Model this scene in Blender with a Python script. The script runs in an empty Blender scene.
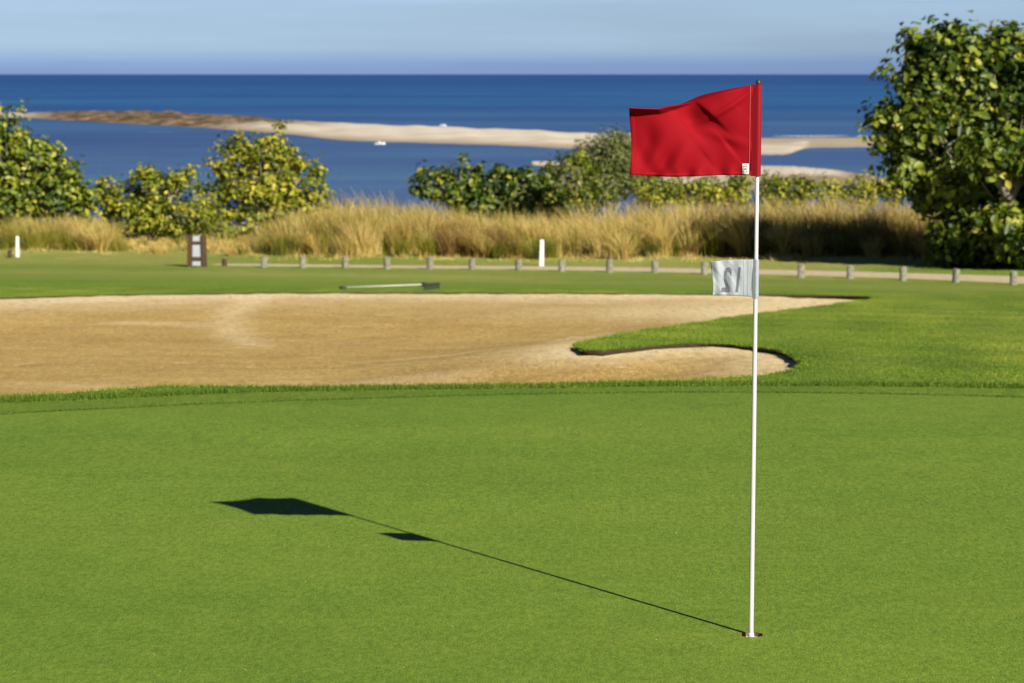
import bpy, bmesh, math, random
import numpy as np
from mathutils import Vector, geometry
R = math.radians
rng = np.random.default_rng(7)
random.seed(7)
scene = bpy.context.scene
COL = scene.collection

# ------------------------------------------------------------------ camera
F = 2600.0; CX, CY = 512.0, 341.5
CAMH = 2.16
TILT = math.atan(267.5 / F)
cam_d = bpy.data.cameras.new('camera'); cam = bpy.data.objects.new('camera', cam_d); COL.objects.link(cam)
cam.location = (0, 0, CAMH); cam.rotation_euler = (math.pi/2 - TILT, 0, 0)
cam_d.sensor_width = 36; cam_d.lens = F / 1024 * 36
cam_d.clip_start = 0.1; cam_d.clip_end = 200000
cam_d.dof.use_dof = True; cam_d.dof.focus_distance = 10.1; cam_d.dof.aperture_fstop = 7.1
scene.camera = cam
FW = Vector((0, math.cos(TILT), -math.sin(TILT))); UP = Vector((0, math.sin(TILT), math.cos(TILT)))

def ray(px, py):
    return Vector(((px-CX)/F, 0, 0)) + FW + UP*((CY-py)/F)

# ------------------------------------------------------------------ terrain
def sp(t, w):
    t = np.asarray(t, float)
    return w*np.logaddexp(0, t/w)
SEA = CAMH - 18.0
def H(x, y):
    x = np.asarray(x, float); y = np.asarray(y, float)
    s = .0605 + .00025*np.clip(x, -25, 25)
    yb = 70 - .4*(np.clip(x, -20, 20)+13)
    z = -s*sp(y-18, 1.4) + (s-.015)*sp(y-yb, 1.0)
    z = z + .018*np.sin(x*.55+1)*np.sin(y*.31)*np.clip((y-16)/8, 0, 1) \
          + .05*np.exp(-((x-7)**2/18 + (y-27)**2/30))
    z = z - .38*sp(y-104, 3.0)
    return np.maximum(z, -17.5)
def hit(px, py):
    d = ray(px, py); d = d/d.y
    lo, hi = 3.0, 103.0
    ys = np.linspace(3, 103, 4001)
    zz = CAMH + d.z*ys - H(d.x*ys, ys)
    i = int(np.argmax(zz < 0)) if (zz < 0).any() else 4000
    if i == 0: i = 1
    a, b = zz[i-1], zz[i]
    t = a/(a-b) if a != b else 0
    y = ys[i-1] + t*(ys[i]-ys[i-1])
    return d.x*y, y
def at(px, py, Y):
    d = ray(px, py); d = d/d.y
    return Vector((d.x*Y, Y, CAMH + d.z*Y))
def onsea(px, py, z=SEA):
    d = ray(px, py); t = (z-CAMH)/d.z
    return d.x*t, d.y*t

def catmull(P, n=8, closed=False):
    P = [np.array(p, float) for p in P]; out = []
    N = len(P)
    for i in range(N if closed else N-1):
        if closed: a, b, c, d = P[i-1], P[i], P[(i+1) % N], P[(i+2) % N]
        else: a, b, c, d = P[max(i-1, 0)], P[i], P[i+1], P[min(i+2, N-1)]
        for k in range(n):
            t = k/n
            out.append(.5*((2*b)+(-a+c)*t+(2*a-5*b+4*c-d)*t*t+(-a+3*b-3*c+d)*t**3))
    if not closed: out.append(P[-1])
    return out
def resample(P, step, closed=False):
    P = np.array(P, float)
    if closed: P = np.vstack([P, P[:1]])
    seg = np.linalg.norm(np.diff(P, axis=0), axis=1); s = np.concatenate([[0], np.cumsum(seg)])
    n = max(2, int(s[-1]/step)); t = np.linspace(0, s[-1], n+1)
    Q = np.stack([np.interp(t, s, P[:, k]) for k in range(P.shape[1])], 1)
    return Q[:-1] if closed else Q
def inside(poly, x, y):
    x = np.asarray(x, float); y = np.asarray(y, float)
    r = np.zeros(x.shape, bool); n = len(poly); j = n-1
    for i in range(n):
        xi, yi = poly[i]; xj, yj = poly[j]
        if yi != yj:
            c = ((yi > y) != (yj > y)) & (x < (xj-xi)*(y-yi)/(yj-yi)+xi)
            r ^= c
        j = i
    return r
def pdist(poly, x, y, closed=True):
    A = np.array(poly, float); B = np.roll(A, -1, axis=0)
    if not closed: A, B = A[:-1], B[:-1]
    best = np.full(np.shape(x), 1e9)
    for a, b in zip(A, B):
        d = b-a; L = d@d+1e-12
        t = np.clip(((x-a[0])*d[0]+(y-a[1])*d[1])/L, 0, 1)
        best = np.minimum(best, np.hypot(x-a[0]-t*d[0], y-a[1]-t*d[1]))
    return best

# ------------------------------------------------------------------ object helpers
def tag(o, label=None, cat=None, group=None, kind=None):
    if label: o['label'] = label
    if cat: o['category'] = cat
    if group: o['group'] = group
    if kind: o['kind'] = kind
    return o
def mesh_obj(name, V, Fc, mat, parent=None, smooth=False, attrs=None):
    me = bpy.data.meshes.new(name)
    me.from_pydata([tuple(v) for v in V], [], [tuple(f) for f in Fc]); me.update()
    return fin(name, me, mat, parent, smooth, attrs)
def fin(name, me, mat, parent=None, smooth=False, attrs=None):
    if mat: me.materials.append(mat)
    if smooth: me.polygons.foreach_set('use_smooth', [True]*len(me.polygons))
    for k, (dom, v) in (attrs or {}).items():
        a = me.attributes.new(k, 'FLOAT', dom); a.data.foreach_set('value', np.asarray(v, np.float32))
    o = bpy.data.objects.new(name, me); COL.objects.link(o)
    if parent: o.parent = parent
    return o
def np_mesh(name, V, Q, mat, parent=None, smooth=False, attrs=None):
    """V (n,3), Q (m,k) same-size polygons"""
    me = bpy.data.meshes.new(name)
    V = np.asarray(V, np.float32); Q = np.asarray(Q, np.int32); k = Q.shape[1]
    me.vertices.add(len(V)); me.vertices.foreach_set('co', V.ravel())
    me.loops.add(Q.size); me.loops.foreach_set('vertex_index', Q.ravel())
    me.polygons.add(len(Q)); me.polygons.foreach_set('loop_start', np.arange(0, Q.size, k, dtype=np.int32))
    me.update(calc_edges=True); me.validate()
    return fin(name, me, mat, parent, smooth, attrs)
def empty(name, loc, label, cat, group=None):
    o = bpy.data.objects.new(name, None); COL.objects.link(o); o.location = loc
    o.empty_display_size = .2
    return tag(o, label, cat, group)
def bm_obj(name, bm, mat, parent=None, smooth=False):
    me = bpy.data.meshes.new(name); bm.to_mesh(me); bm.free()
    return fin(name, me, mat, parent, smooth)
def add_box(bm, c, s, bev=0, rot=None):
    r = bmesh.ops.create_cube(bm, size=1)['verts']
    bmesh.ops.scale(bm, vec=s, verts=r)
    if rot: bmesh.ops.rotate(bm, cent=(0, 0, 0), matrix=rot, verts=r)
    bmesh.ops.translate(bm, vec=c, verts=r)
    if bev:
        es = list({e for v in r for e in v.link_edges})
        bmesh.ops.bevel(bm, geom=es, offset=bev, segments=2, affect='EDGES')
def tube_geo(P, rad, sides, V, Fc):
    P = [Vector(p) for p in P]; base = len(V)
    for i, p in enumerate(P):
        t = (P[min(i+1, len(P)-1)] - P[max(i-1, 0)]).normalized()
        a = t.cross(Vector((0, 0, 1)) if abs(t.z) < .9 else Vector((1, 0, 0))).normalized(); b = t.cross(a)
        for k in range(sides):
            th = 2*math.pi*k/sides
            V.append(p + (a*math.cos(th)+b*math.sin(th))*rad[i])
    for i in range(len(P)-1):
        for k in range(sides):
            k2 = (k+1) % sides
            Fc.append((base+i*sides+k, base+i*sides+k2, base+(i+1)*sides+k2, base+(i+1)*sides+k))
    Fc.append(tuple(base+k for k in range(sides))[::-1])
    Fc.append(tuple(base+(len(P)-1)*sides+k for k in range(sides)))

# ------------------------------------------------------------------ materials
class N:
    def __init__(s, m):
        m.use_nodes = True; s.t = m.node_tree; s.t.nodes.clear()
    def n(s, typ, **kw):
        nd = s.t.nodes.new(typ)
        for k, v in kw.items(): setattr(nd, k, v)
        return nd
    def l(s, a, b): s.t.links.new(a, b)
    def setin(s, nd, **kw):
        for k, v in kw.items():
            i = nd.inputs[k.replace('_', ' ')]
            if hasattr(v, 'is_output'): s.l(v, i)
            else: i.default_value = v
    def noise(s, scale, detail=4, rough=.6, vec=None, stretch=None):
        nd = s.n('ShaderNodeTexNoise'); nd.inputs['Scale'].default_value = scale
        nd.inputs['Detail'].default_value = detail; nd.inputs['Roughness'].default_value = rough
        g = s.n('ShaderNodeNewGeometry'); src = g.outputs['Position'] if vec is None else vec
        if stretch:
            mp = s.n('ShaderNodeMapping'); mp.inputs['Scale'].default_value = stretch
            s.l(src, mp.inputs['Vector']); src = mp.outputs['Vector']
        s.l(src, nd.inputs['Vector']); return nd.outputs['Fac']
    def ramp(s, fac, stops):
        r = s.n('ShaderNodeValToRGB'); e = r.color_ramp.elements
        while len(e) < len(stops): e.new(.5)
        for i, (p, c) in enumerate(stops):
            e[i].position = p; e[i].color = tuple(c)+(1,) if hasattr(c, '__len__') else (c, c, c, 1)
        s.l(fac, r.inputs['Fac']); return r.outputs['Color']
    def mix(s, fac, a, b, mode='MIX'):
        m = s.n('ShaderNodeMix', data_type='RGBA', blend_type=mode)
        for i, v in ((0, fac), (6, a), (7, b)):
            if hasattr(v, 'is_output'): s.l(v, m.inputs[i])
            else: m.inputs[i].default_value = (tuple(v)+(1,) if hasattr(v, '__len__') else v)
        return m.outputs[2]
    def attr(s, name):
        a = s.n('ShaderNodeAttribute'); a.attribute_name = name; return a.outputs['Fac']
    def math(s, op, a, b=0.0):
        m = s.n('ShaderNodeMath', operation=op)
        for i, v in ((0, a), (1, b)):
            if hasattr(v, 'is_output'): s.l(v, m.inputs[i])
            else: m.inputs[i].default_value = v
        return m.outputs[0]
    def bump(s, h, strength, dist, nrm=None):
        b = s.n('ShaderNodeBump'); b.inputs['Strength'].default_value = strength; b.inputs['Distance'].default_value = dist
        s.l(h, b.inputs['Height'])
        if nrm: s.l(nrm, b.inputs['Normal'])
        return b.outputs['Normal']
    def out(s, col, rough=.8, spec=.3, normal=None, transl=0, **kw):
        p = s.n('ShaderNodeBsdfPrincipled'); p.inputs['Roughness'].default_value = rough
        p.inputs['Specular IOR Level'].default_value = spec
        if hasattr(col, 'is_output'): s.l(col, p.inputs['Base Color'])
        else: p.inputs['Base Color'].default_value = tuple(col)+(1,)
        if normal: s.l(normal, p.inputs['Normal'])
        for k, v in kw.items(): p.inputs[k.replace('_', ' ')].default_value = v
        sh = p.outputs[0]
        if transl:
            tr = s.n('ShaderNodeBsdfTranslucent')
            if hasattr(col, 'is_output'): s.l(col, tr.inputs['Color'])
            else: tr.inputs['Color'].default_value = tuple(col)+(1,)
            mx = s.n('ShaderNodeMixShader'); mx.inputs[0].default_value = transl
            s.l(sh, mx.inputs[1]); s.l(tr.outputs[0], mx.inputs[2]); sh = mx.outputs[0]
        o = s.n('ShaderNodeOutputMaterial'); s.l(sh, o.inputs['Surface'])
def M(name):
    m = bpy.data.materials.new(name); return m, N(m)
def plain(name, col, rough=.6, spec=.4, var=.15, scale=30, transl=0, bump=.1):
    m, n = M(name); f = n.noise(scale, 4)
    c = n.ramp(f, [(.3, [v*(1-var) for v in col]), (.7, [v*(1+var) for v in col])])
    n.out(c, rough, spec, n.bump(f, bump, .004) if bump else None, transl)
    return m

def turf(name, cols, fine=180, big=.5, bstr=.5, bd=.006, dry=None, stretch=None, spec=.15, patch=None, pscale=.22, pmax=.45):
    """cols: three colours dark / mid / light"""
    m, n = M(name)
    f1 = n.noise(fine, 3, .75, stretch=(1, .28, 1)); f2 = n.noise(big, 5, .62, stretch=stretch); f3 = n.noise(7, 5, .7, stretch=(1, .6, 1))
    f4 = n.noise(fine/4, 4, .7, stretch=(1, .4, 1))
    s = n.math('ADD', n.math('MULTIPLY', f1, .5), n.math('MULTIPLY', f3, .15))
    s = n.math('ADD', s, n.math('MULTIPLY', f4, .35))
    c = n.ramp(s, [(.40, cols[0]), (.5, cols[1]), (.60, cols[2])])
    c = n.mix(n.ramp(f2, [(.3, 0), (.72, 1)]), n.mix(1.0, c, (.80, .86, .80), 'MULTIPLY'), n.mix(1.0, c, (1.22, 1.12, 1.12), 'MULTIPLY'))
    if patch is not None:
        fp = n.noise(pscale, 5, .65, stretch=(.35, 1, 1))
        c = n.mix(n.ramp(fp, [(.42, 0), (.60, pmax)]), c, n.ramp(f4, [(.4, patch), (.6, [v*1.3 for v in patch])]))
    if dry is not None:
        d = n.math('MULTIPLY', n.attr('dry'), n.ramp(n.noise(.9, 5, .7, stretch=(1, .35, 1)), [(.25, .35), (.6, 1)]))
        c = n.mix(d, c, n.ramp(n.noise(3.5, 5, .7), [(.35, dry), (.65, [v*1.5 for v in dry])]))
    h = n.math('ADD', f1, n.math('MULTIPLY', f4, 1.5))
    n.out(c, .8, spec, n.bump(h, bstr, bd))
    return m

GREEN = turf('green_turf', [(.078, .145, .013), (.127, .213, .021), (.192, .285, .034)], fine=150, big=.30, bstr=.55, bd=.005, stretch=(.8, 1, 1), patch=(.165, .205, .026), pscale=1.1, pmax=.20)
COLLAR = turf('collar_turf', [(.076, .138, .012), (.130, .208, .020), (.188, .268, .032)], fine=110, big=.8, bstr=.7, bd=.012)
ROUGH = turf('rough_turf', [(.088, .160, .014), (.150, .240, .023), (.23, .32, .040)], fine=50, big=.30, bstr=.8, bd=.03,
             dry=(.28, .275, .075), stretch=(.5, 1, 1), patch=(.20, .235, .040))

def blade_mat(name, ramp, rough=.6, transl=.25):
    m, n = M(name); c = n.ramp(n.attr('rnd'), ramp)
    n.out(c, rough, .42 if 'leaves' in name else .25, None, transl*1.2); return m
TURFBLADE = blade_mat('turf_blades', [(0, (.050, .105, .009)), (.42, (.130, .218, .017)), (.75, (.26, .34, .027)), (1, (.46, .42, .08))])
DRYGRASS = blade_mat('dry_grass_blades', [(0, (.10, .105, .015)), (.25, (.26, .205, .038)), (.6, (.53, .39, .105)), (1, (.78, .63, .27))], .6, .3)
WEED = blade_mat('weed_blades', [(0, (.055, .08, .010)), (.5, (.19, .19, .018)), (1, (.36, .32, .04))], .6, .3)
RUST = blade_mat('rust_blades', [(0, (.10, .05, .018)), (.5, (.22, .12, .035)), (1, (.38, .24, .08))], .6, .3)
LEAF = {
 'fig': blade_mat('broad_leaves', [(0, (.012, .028, .005)), (.36, (.042, .080, .008)), (.58, (.15, .20, .015)), (.85, (.26, .30, .03)), (1, (.42, .40, .06))], .42, .28),
 'dark': blade_mat('dark_leaves', [(0, (.010, .028, .005)), (.45, (.045, .085, .009)), (.7, (.14, .19, .018)), (1, (.34, .34, .05))], .42, .28),
 'yellow': blade_mat('yellowing_leaves', [(0, (.030, .058, .006)), (.3, (.11, .155, .012)), (.65, (.31, .33, .025)), (1, (.62, .52, .06))], .5, .35),
 'grey': blade_mat('grey_leaves', [(0, (.06, .080, .022)), (.5, (.14, .165, .042)), (1, (.26, .27, .08))], .6, .3),
}
BARK = plain('pale_bark', (.26, .225, .185), .85, .2, .35, 6)

# sand
def sand_mat(name, damp, pale, deep):
    m, n = M(name)
    f1 = n.noise(1.1, 6, .65, stretch=(.35, .9, 1)); f2 = n.noise(11, 5, .8, stretch=(1, .4, 1)); f3 = n.noise(90, 3, .7)
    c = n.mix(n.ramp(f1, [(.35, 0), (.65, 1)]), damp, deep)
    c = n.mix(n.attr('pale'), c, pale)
    f4 = n.noise(5.5, 4, .7, stretch=(.5, 1, 1))
    c = n.mix(n.ramp(f4, [(.60, 0), (.68, .55)]), c, pale)
    c = n.mix(n.ramp(f2, [(.38, .55), (.52, 0)]), c, (.25, .155, .05))
    f5 = n.noise(26, 4, .8, stretch=(1, .4, 1))
    c = n.mix(n.ramp(f5, [(.50, 0), (.62, .6)]), c, (.62, .465, .20))
    c = n.mix(n.ramp(f3, [(.58, 0), (.68, .5)]), c, [v*1.25 for v in pale])
    h = n.math('ADD', n.math('MULTIPLY', f2, 1.0), n.math('MULTIPLY', f3, .35))
    n.out(c, .9, .15, n.bump(h, .65, .035)); return m
SAND = sand_mat('bunker_sand', (.48, .33, .098), (.80, .645, .37), (.37, .228, .055))
SHADESOIL = plain('shade_dark_soil', (.045, .032, .018), .95, .1, .5, 25, bump=.5)  # bare soil, its dark brown also painting in shade beneath the turf overhang
PATHM = plain('path_gravel', (.50, .41, .27), .9, .15, .2, 6, bump=.3)

# ------------------------------------------------------------------ zone outlines
def world(P): return [hit(*p) for p in P]
def zone_line(P, n=6): return world(catmull(P, n))

green_back = zone_line([(-170, 432), (-60, 420), (0, 415), (43, 412.5), (200, 405), (340, 400), (500, 395.5), (670, 393), (850, 394), (1024, 398), (1130, 403)])
collar_back = zone_line([(-190, 417), (-60, 406), (0, 403.5), (60, 401), (130, 398), (230, 393.5), (340, 391), (500, 389), (670, 386.5), (850, 386.5), (1024, 389), (1150, 393)])
gb = green_back[:: -1]
green_poly = resample(catmull([green_back[0]] + [(-6.6, 10), (-7.0, 6), (-5.5, 1), (-2, -2), (3, -2), (6.5, 2), (7.0, 8), (6.2, 12), green_back[-1]], 8) + gb[1:-1], .35, True)
collar_poly = resample(catmull([collar_back[0]] + [(-7.8, 10), (-8.2, 6), (-6.5, .5), (-2.5, -3.2), (3.5, -3.2), (7.7, 1.5), (8.3, 8), (7.5, 13), collar_back[-1]], 8) + collar_back[::-1][1:-1], .35, True)

bunker_px = [(-260, 410), (-120, 405), (-50, 400), (0, 397), (66, 393.5), (133, 388), (200, 386), (340, 386.5), (500, 385), (620, 382), (700, 379.5), (750, 376), (785, 371.5),
             (799, 366), (801, 361), (796, 355), (780, 350), (750, 346), (720, 344), (690, 343.5), (660, 345), (640, 347), (615, 349.5), (592, 350.5), (579, 348.5), (577, 345), (587, 341),
             (620, 335), (660, 328), (700, 322), (750, 315), (800, 308.5), (850, 302), (873, 298.5), (868, 296.5), (840, 295.5), (800, 294.7), (700, 293.8), (600, 293.2),
             (500, 292.8), (400, 292.8), (300, 292.5), (150, 294), (60, 296), (0, 298), (-100, 301), (-230, 310), (-330, 330), (-370, 360), (-340, 395)]
bunker = resample(world(catmull(bunker_px, 6, True)), .28, True)
rr = np.random.default_rng(3)
bunker = bunker + np.stack([np.convolve(rr.normal(0, .05, len(bunker)), np.ones(3)/3, 'same'), np.convolve(rr.normal(0, .05, len(bunker)), np.ones(3)/3, 'same')], 1)
path_up = [(212, 264.2), (216, 263.6), (300, 264.3), (400, 265.4), (500, 266), (600, 267), (700, 268.5), (800, 270.3), (900, 272.8), (1024, 276.5), (1150, 281), (1500, 296)]
path_dn = [(212, 264.6), (216, 265.2), (300, 266.6), (400, 268), (500, 269.2), (600, 270.6), (700, 272.8), (800, 275.2), (900, 278.2), (1024, 283.6), (1150, 291), (1500, 312)]
pu = world(catmull(path_up, 5)); pd = world(catmull(path_dn, 5))
path_poly = resample(pu + pd[::-1], .7, True)

# ------------------------------------------------------------------ ground sheets by constrained triangulation
HOLE = hit(751.0, 634.6); HR = .047
hole_ring = [(HOLE[0]+HR*math.cos(2*math.pi*k/32), HOLE[1]+HR*math.sin(2*math.pi*k/32)) for k in range(32)]
pts = []; edges = []
def add_loop(P):
    b = len(pts); n = len(P)
    for p in P: pts.append(Vector((float(p[0]), float(p[1]))))
    for i in range(n): edges.append((b+i, b+(i+1) % n))
for P in (green_poly, collar_poly, bunker, path_poly, hole_ring): add_loop(P)
def jit(a): return a*(random.random()-.5)
y = 4.0
while y < 122:
    st = .75 if y < 60 else 1.1
    x = -30.0
    while x < 30:
        if math.hypot(x-HOLE[0], y-HOLE[1]) > .4: pts.append(Vector((x+jit(.3*st), y+jit(.3*st))))
        x += st
    y += st
for X in list(range(-400, -31, 12)) + list(range(32, 401, 12)):
    for Y in list(range(-60, 2, 12)) + list(range(2, 100, 7)) + list(range(100, 200, 5)):
        pts.append(Vector((X+jit(1), Y+jit(1))))
for X in range(-30, 31, 6):
    for Y in list(range(-60, 3, 6)) + list(range(124, 200, 6)):
        pts.append(Vector((X+jit(1), Y+jit(1))))
v2, e2, f2, _, _, _ = geometry.delaunay_2d_cdt(pts, edges, [], 0, 1e-5)
VX = np.array([v.x for v in v2]); VY = np.array([v.y for v in v2]); VZ = H(VX, VY)
T = np.array([tuple(f) for f in f2]); cx = VX[T].mean(1); cy = VY[T].mean(1)
m_green = inside(green_poly, cx, cy); m_collar = inside(collar_poly, cx, cy) & ~m_green
m_bunk = inside(bunker, cx, cy); m_path = inside(path_poly, cx, cy)
m_hole = np.hypot(cx-HOLE[0], cy-HOLE[1]) < HR*.98
# dry mask on the rough: near and beyond the path, and a few worn strips
def smooth(a, b, t):
    t = np.clip((t-a)/(b-a), 0, 1); return t*t*(3-2*t)
def dryf(x, y):
    xp = 512 + x/np.maximum(y, 1)*F
    yb = 70 - .4*(np.clip(x, -20, 20)+13)
    d = .75*smooth(-3, 4, y-yb) * (1 - .9*np.exp(-((xp-330)/110)**2) - .9*smooth(860, 900, xp))
    d = d + .5*np.exp(-((y-yb+4)/4)**2)*smooth(150, 260, xp)*(1-smooth(420, 640, xp))
    d = d + .35*np.exp(-((y-yb+7)/5)**2)
    d = d + .95*smooth(5, 12, y-yb)
    d = d + .14*smooth(820, 1000, xp)*np.exp(-((y-40)/14)**2)
    return np.clip(d, 0, 1)
def sheet(name, mask, mat, attrs=False):
    t = T[mask]; u, inv = np.unique(t, return_inverse=True); q = inv.reshape(t.shape)
    V = np.stack([VX[u], VY[u], VZ[u]], 1)
    at_ = {'dry': ('POINT', dryf(VX[u], VY[u]))} if attrs else None
    return tag(np_mesh(name, V, q, mat, None, True, at_), kind='structure')
sheet('putting_green', m_green & ~m_hole, GREEN)
sheet('green_collar', m_collar & ~m_hole, COLLAR)
sheet('path', m_path & ~m_green & ~m_collar & ~m_bunk, PATHM)
sheet('ground', ~(m_green | m_collar | m_path | m_bunk), ROUGH, True)

# bunker edge: undercut soil face below the turf, coloured dark for the overhang's shade
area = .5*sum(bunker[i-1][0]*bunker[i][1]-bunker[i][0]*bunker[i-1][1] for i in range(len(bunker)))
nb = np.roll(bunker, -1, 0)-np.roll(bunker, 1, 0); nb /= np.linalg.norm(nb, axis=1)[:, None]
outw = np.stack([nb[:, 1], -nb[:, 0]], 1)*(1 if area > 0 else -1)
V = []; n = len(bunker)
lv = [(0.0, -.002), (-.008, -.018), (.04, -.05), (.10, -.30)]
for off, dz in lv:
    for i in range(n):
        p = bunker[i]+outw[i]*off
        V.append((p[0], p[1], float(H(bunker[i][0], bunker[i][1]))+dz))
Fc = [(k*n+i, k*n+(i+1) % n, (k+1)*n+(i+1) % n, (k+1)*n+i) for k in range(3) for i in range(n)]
tag(mesh_obj('bunker_edge', V, Fc, SHADESOIL, None, True), kind='structure')
# sand floor
gx0, gx1 = bunker[:, 0].min()-.6, bunker[:, 0].max()+.6; gy0, gy1 = bunker[:, 1].min()-.6, bunker[:, 1].max()+.6
gs = .22
xs = np.arange(gx0, gx1, gs); ys = np.arange(gy0, gy1, gs); GX, GY = np.meshgrid(xs, ys)
ins = inside(bunker, GX, GY); dd = pdist(bunker, GX, GY)
sd = np.where(ins, dd, -dd)
keep = sd > -.3
def hit_sand(px, py):
    d = ray(px, py); d = d/d.y; ys_ = np.linspace(14, 60, 2400)
    zz = CAMH + d.z*ys_ - (H(d.x*ys_, ys_)-.22+.08*smooth(30, 38, ys_))
    y_ = ys_[int(np.argmax(zz < 0))]; return d.x*y_, y_
def track(px, w):
    P = np.array([hit_sand(*p) for p in catmull(px, 5)]); return np.clip(1.25-pdist(P, GX, GY, False)/w, 0, 1)
tr = np.maximum.reduce([track([(262, 300), (250, 308), (228, 318), (236, 330), (252, 341)], .30), track([(120, 321), (170, 321), (215, 323), (232, 320)], .35)*.7,
                        track([(380, 357), (480, 354), (540, 350), (600, 346.5)], .35)*.9, track([(150, 306), (240, 304), (330, 303)], .5)*.35,
                        track([(40, 378), (160, 383), (300, 381), (440, 381)], .5)*.7,
                        track([(590, 372), (700, 371), (770, 365)], .5)*.35])
farm = smooth(32, 38, GY)*(1-.9*smooth(3.8, 5.6, GX))
tong = np.exp(-((GX-2.2)/3.0)**2-((GY-24.5)/2.5)**2)
depth = (.075*(1-.72*farm)*(1-.5*tong) + .11*smooth(3.0, 4.8, GX)*(GY < 30)) + (.20-.10*farm)*smooth(.1, 2.6+5*farm, sd)
lobe = smooth(4, 8, GX)*(GY < 30)
def wob(x, y): return .012*np.sin(x*3.1+y*1.3)*np.sin(y*2.3-x) + .010*np.sin(x*5.3-y*2.1+2)*np.sin(x*1.1+y*4.7)
nz = rng.normal(0, .006, GX.shape)
GZ = H(GX, GY) - depth + wob(GX, GY)*smooth(.1, .8, sd) + nz
far = smooth(33, 38, GY)
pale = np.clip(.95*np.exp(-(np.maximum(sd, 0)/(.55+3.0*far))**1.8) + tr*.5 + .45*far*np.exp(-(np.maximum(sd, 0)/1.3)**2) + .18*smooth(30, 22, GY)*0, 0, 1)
idx = -np.ones(GX.shape, int); idx[keep] = np.arange(keep.sum())
q = np.stack([idx[:-1, :-1], idx[:-1, 1:], idx[1:, 1:], idx[1:, :-1]], -1).reshape(-1, 4); q = q[(q >= 0).all(1)]
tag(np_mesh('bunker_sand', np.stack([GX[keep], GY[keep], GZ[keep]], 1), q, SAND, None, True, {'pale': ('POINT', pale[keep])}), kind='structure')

# ------------------------------------------------------------------ blades
def blades(name, P, h, w, lean, rnd, mat, segs=1, parent=None, bend=1.0):
    """P (n,3) roots, h heights, w widths, lean (n,2) tip offset, curved quads with a pointed tip"""
    n = len(P); th = rng.uniform(0, 2*np.pi, n); sx = np.cos(th); sy = np.sin(th)
    Vs = []
    for k in range(segs+1):
        t = k/(segs+.0) if segs else 0
        ww = w*(1-.75*t)/2 if segs > 1 else w*(1-.85*t)/2
        cxx = P[:, 0]+lean[:, 0]*t**(1+bend); cyy = P[:, 1]+lean[:, 1]*t**(1+bend); cz = P[:, 2]+h*t*(1-.12*t)
        Vs.append(np.stack([cxx-sx*ww, cyy-sy*ww, cz], 1)); Vs.append(np.stack([cxx+sx*ww, cyy+sy*ww, cz], 1))
    m = 2*(segs+1); V = np.stack(Vs, 1).reshape(-1, 3)
    b = (np.arange(n)*m)[:, None]
    Q = np.concatenate([np.stack([b[:, 0]+2*k, b[:, 0]+2*k+1, b[:, 0]+2*k+3, b[:, 0]+2*k+2], 1)[:, None, :] for k in range(segs)], 1).reshape(-1, 4)
    return np_mesh(name, V, Q, mat, parent, False, {'rnd': ('FACE', np.repeat(np.clip(rnd, 0, 1), segs))})

# rough turf: short blades standing on the mown rough round the bunker
def fbm(x, y, s):
    return (np.sin(x*s*1.7+y*s*.9+1.3)*np.sin(y*s*1.1-x*s*.6) + .5*np.sin(x*s*3.9-1+y*s*2.2)*np.sin(y*s*3.1+x*s*1.4) + .25*np.sin(x*s*8.1)*np.sin(y*s*7.3+2))/1.75
cand = 760000
yy = 17.2 + 31*rng.uniform(0, 1, cand)**1.25; xx = rng.uniform(-1, 1, cand)*(.197*yy+1.0)
sdb = pdist(bunker[::2], xx, yy)
inb = inside(bunker, xx, yy)
ok = ~inb & ~inside(collar_poly, xx, yy) & ~inside(path_poly, xx, yy)
xx, yy, sdb = xx[ok], yy[ok], sdb[ok]
hh = rng.uniform(.009, .022, len(xx))*(1+.45*fbm(xx, yy, 1.2)) + .02*np.exp(-sdb/.15)
rd = np.clip(.50+.30*fbm(xx, yy*.6, .6)+.26*fbm(xx+3, yy*.6, 2.1)+.14*fbm(xx*.5, yy*1.2+7, 4.3)+rng.normal(0, .16, len(xx)), 0, 1)
o = blades('grass', np.stack([xx, yy, H(xx, yy)-.004], 1), hh, rng.uniform(.003, .0065, len(xx)), rng.normal(0, .018, (len(xx), 2)), rd, TURFBLADE)
tag(o, 'short rough grass growing round the bunker and on its grassy tongue', 'grass', kind='stuff')
# ragged fringe hanging over the bunker lip
k = 26000
ii = rng.integers(0, n, k); t = rng.uniform(0, 1, k)[:, None]
pb = bunker[ii]*(1-t)+bunker[(ii+1) % n]*t + outw[ii]*rng.uniform(-.01, .12, k)[:, None]
lean = -outw[ii]*rng.uniform(-.02, .045, k)[:, None] + rng.normal(0, .015, (k, 2))
o = blades('lip_grass', np.stack([pb[:, 0], pb[:, 1], H(pb[:, 0], pb[:, 1])-.01], 1), rng.uniform(.008, .034, k)*np.clip(.85+.9*fbm(pb[:, 0], pb[:, 1], 3.3)+.5*fbm(pb[:, 0]+5, pb[:, 1], 9), .25, 2),
           rng.uniform(.007, .013, k), lean, np.clip(rng.normal(.45, .2, k), 0, 1), TURFBLADE)
tag(o, 'longer ragged grass fringe along the sand bunker lip', 'grass', kind='stuff')
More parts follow.
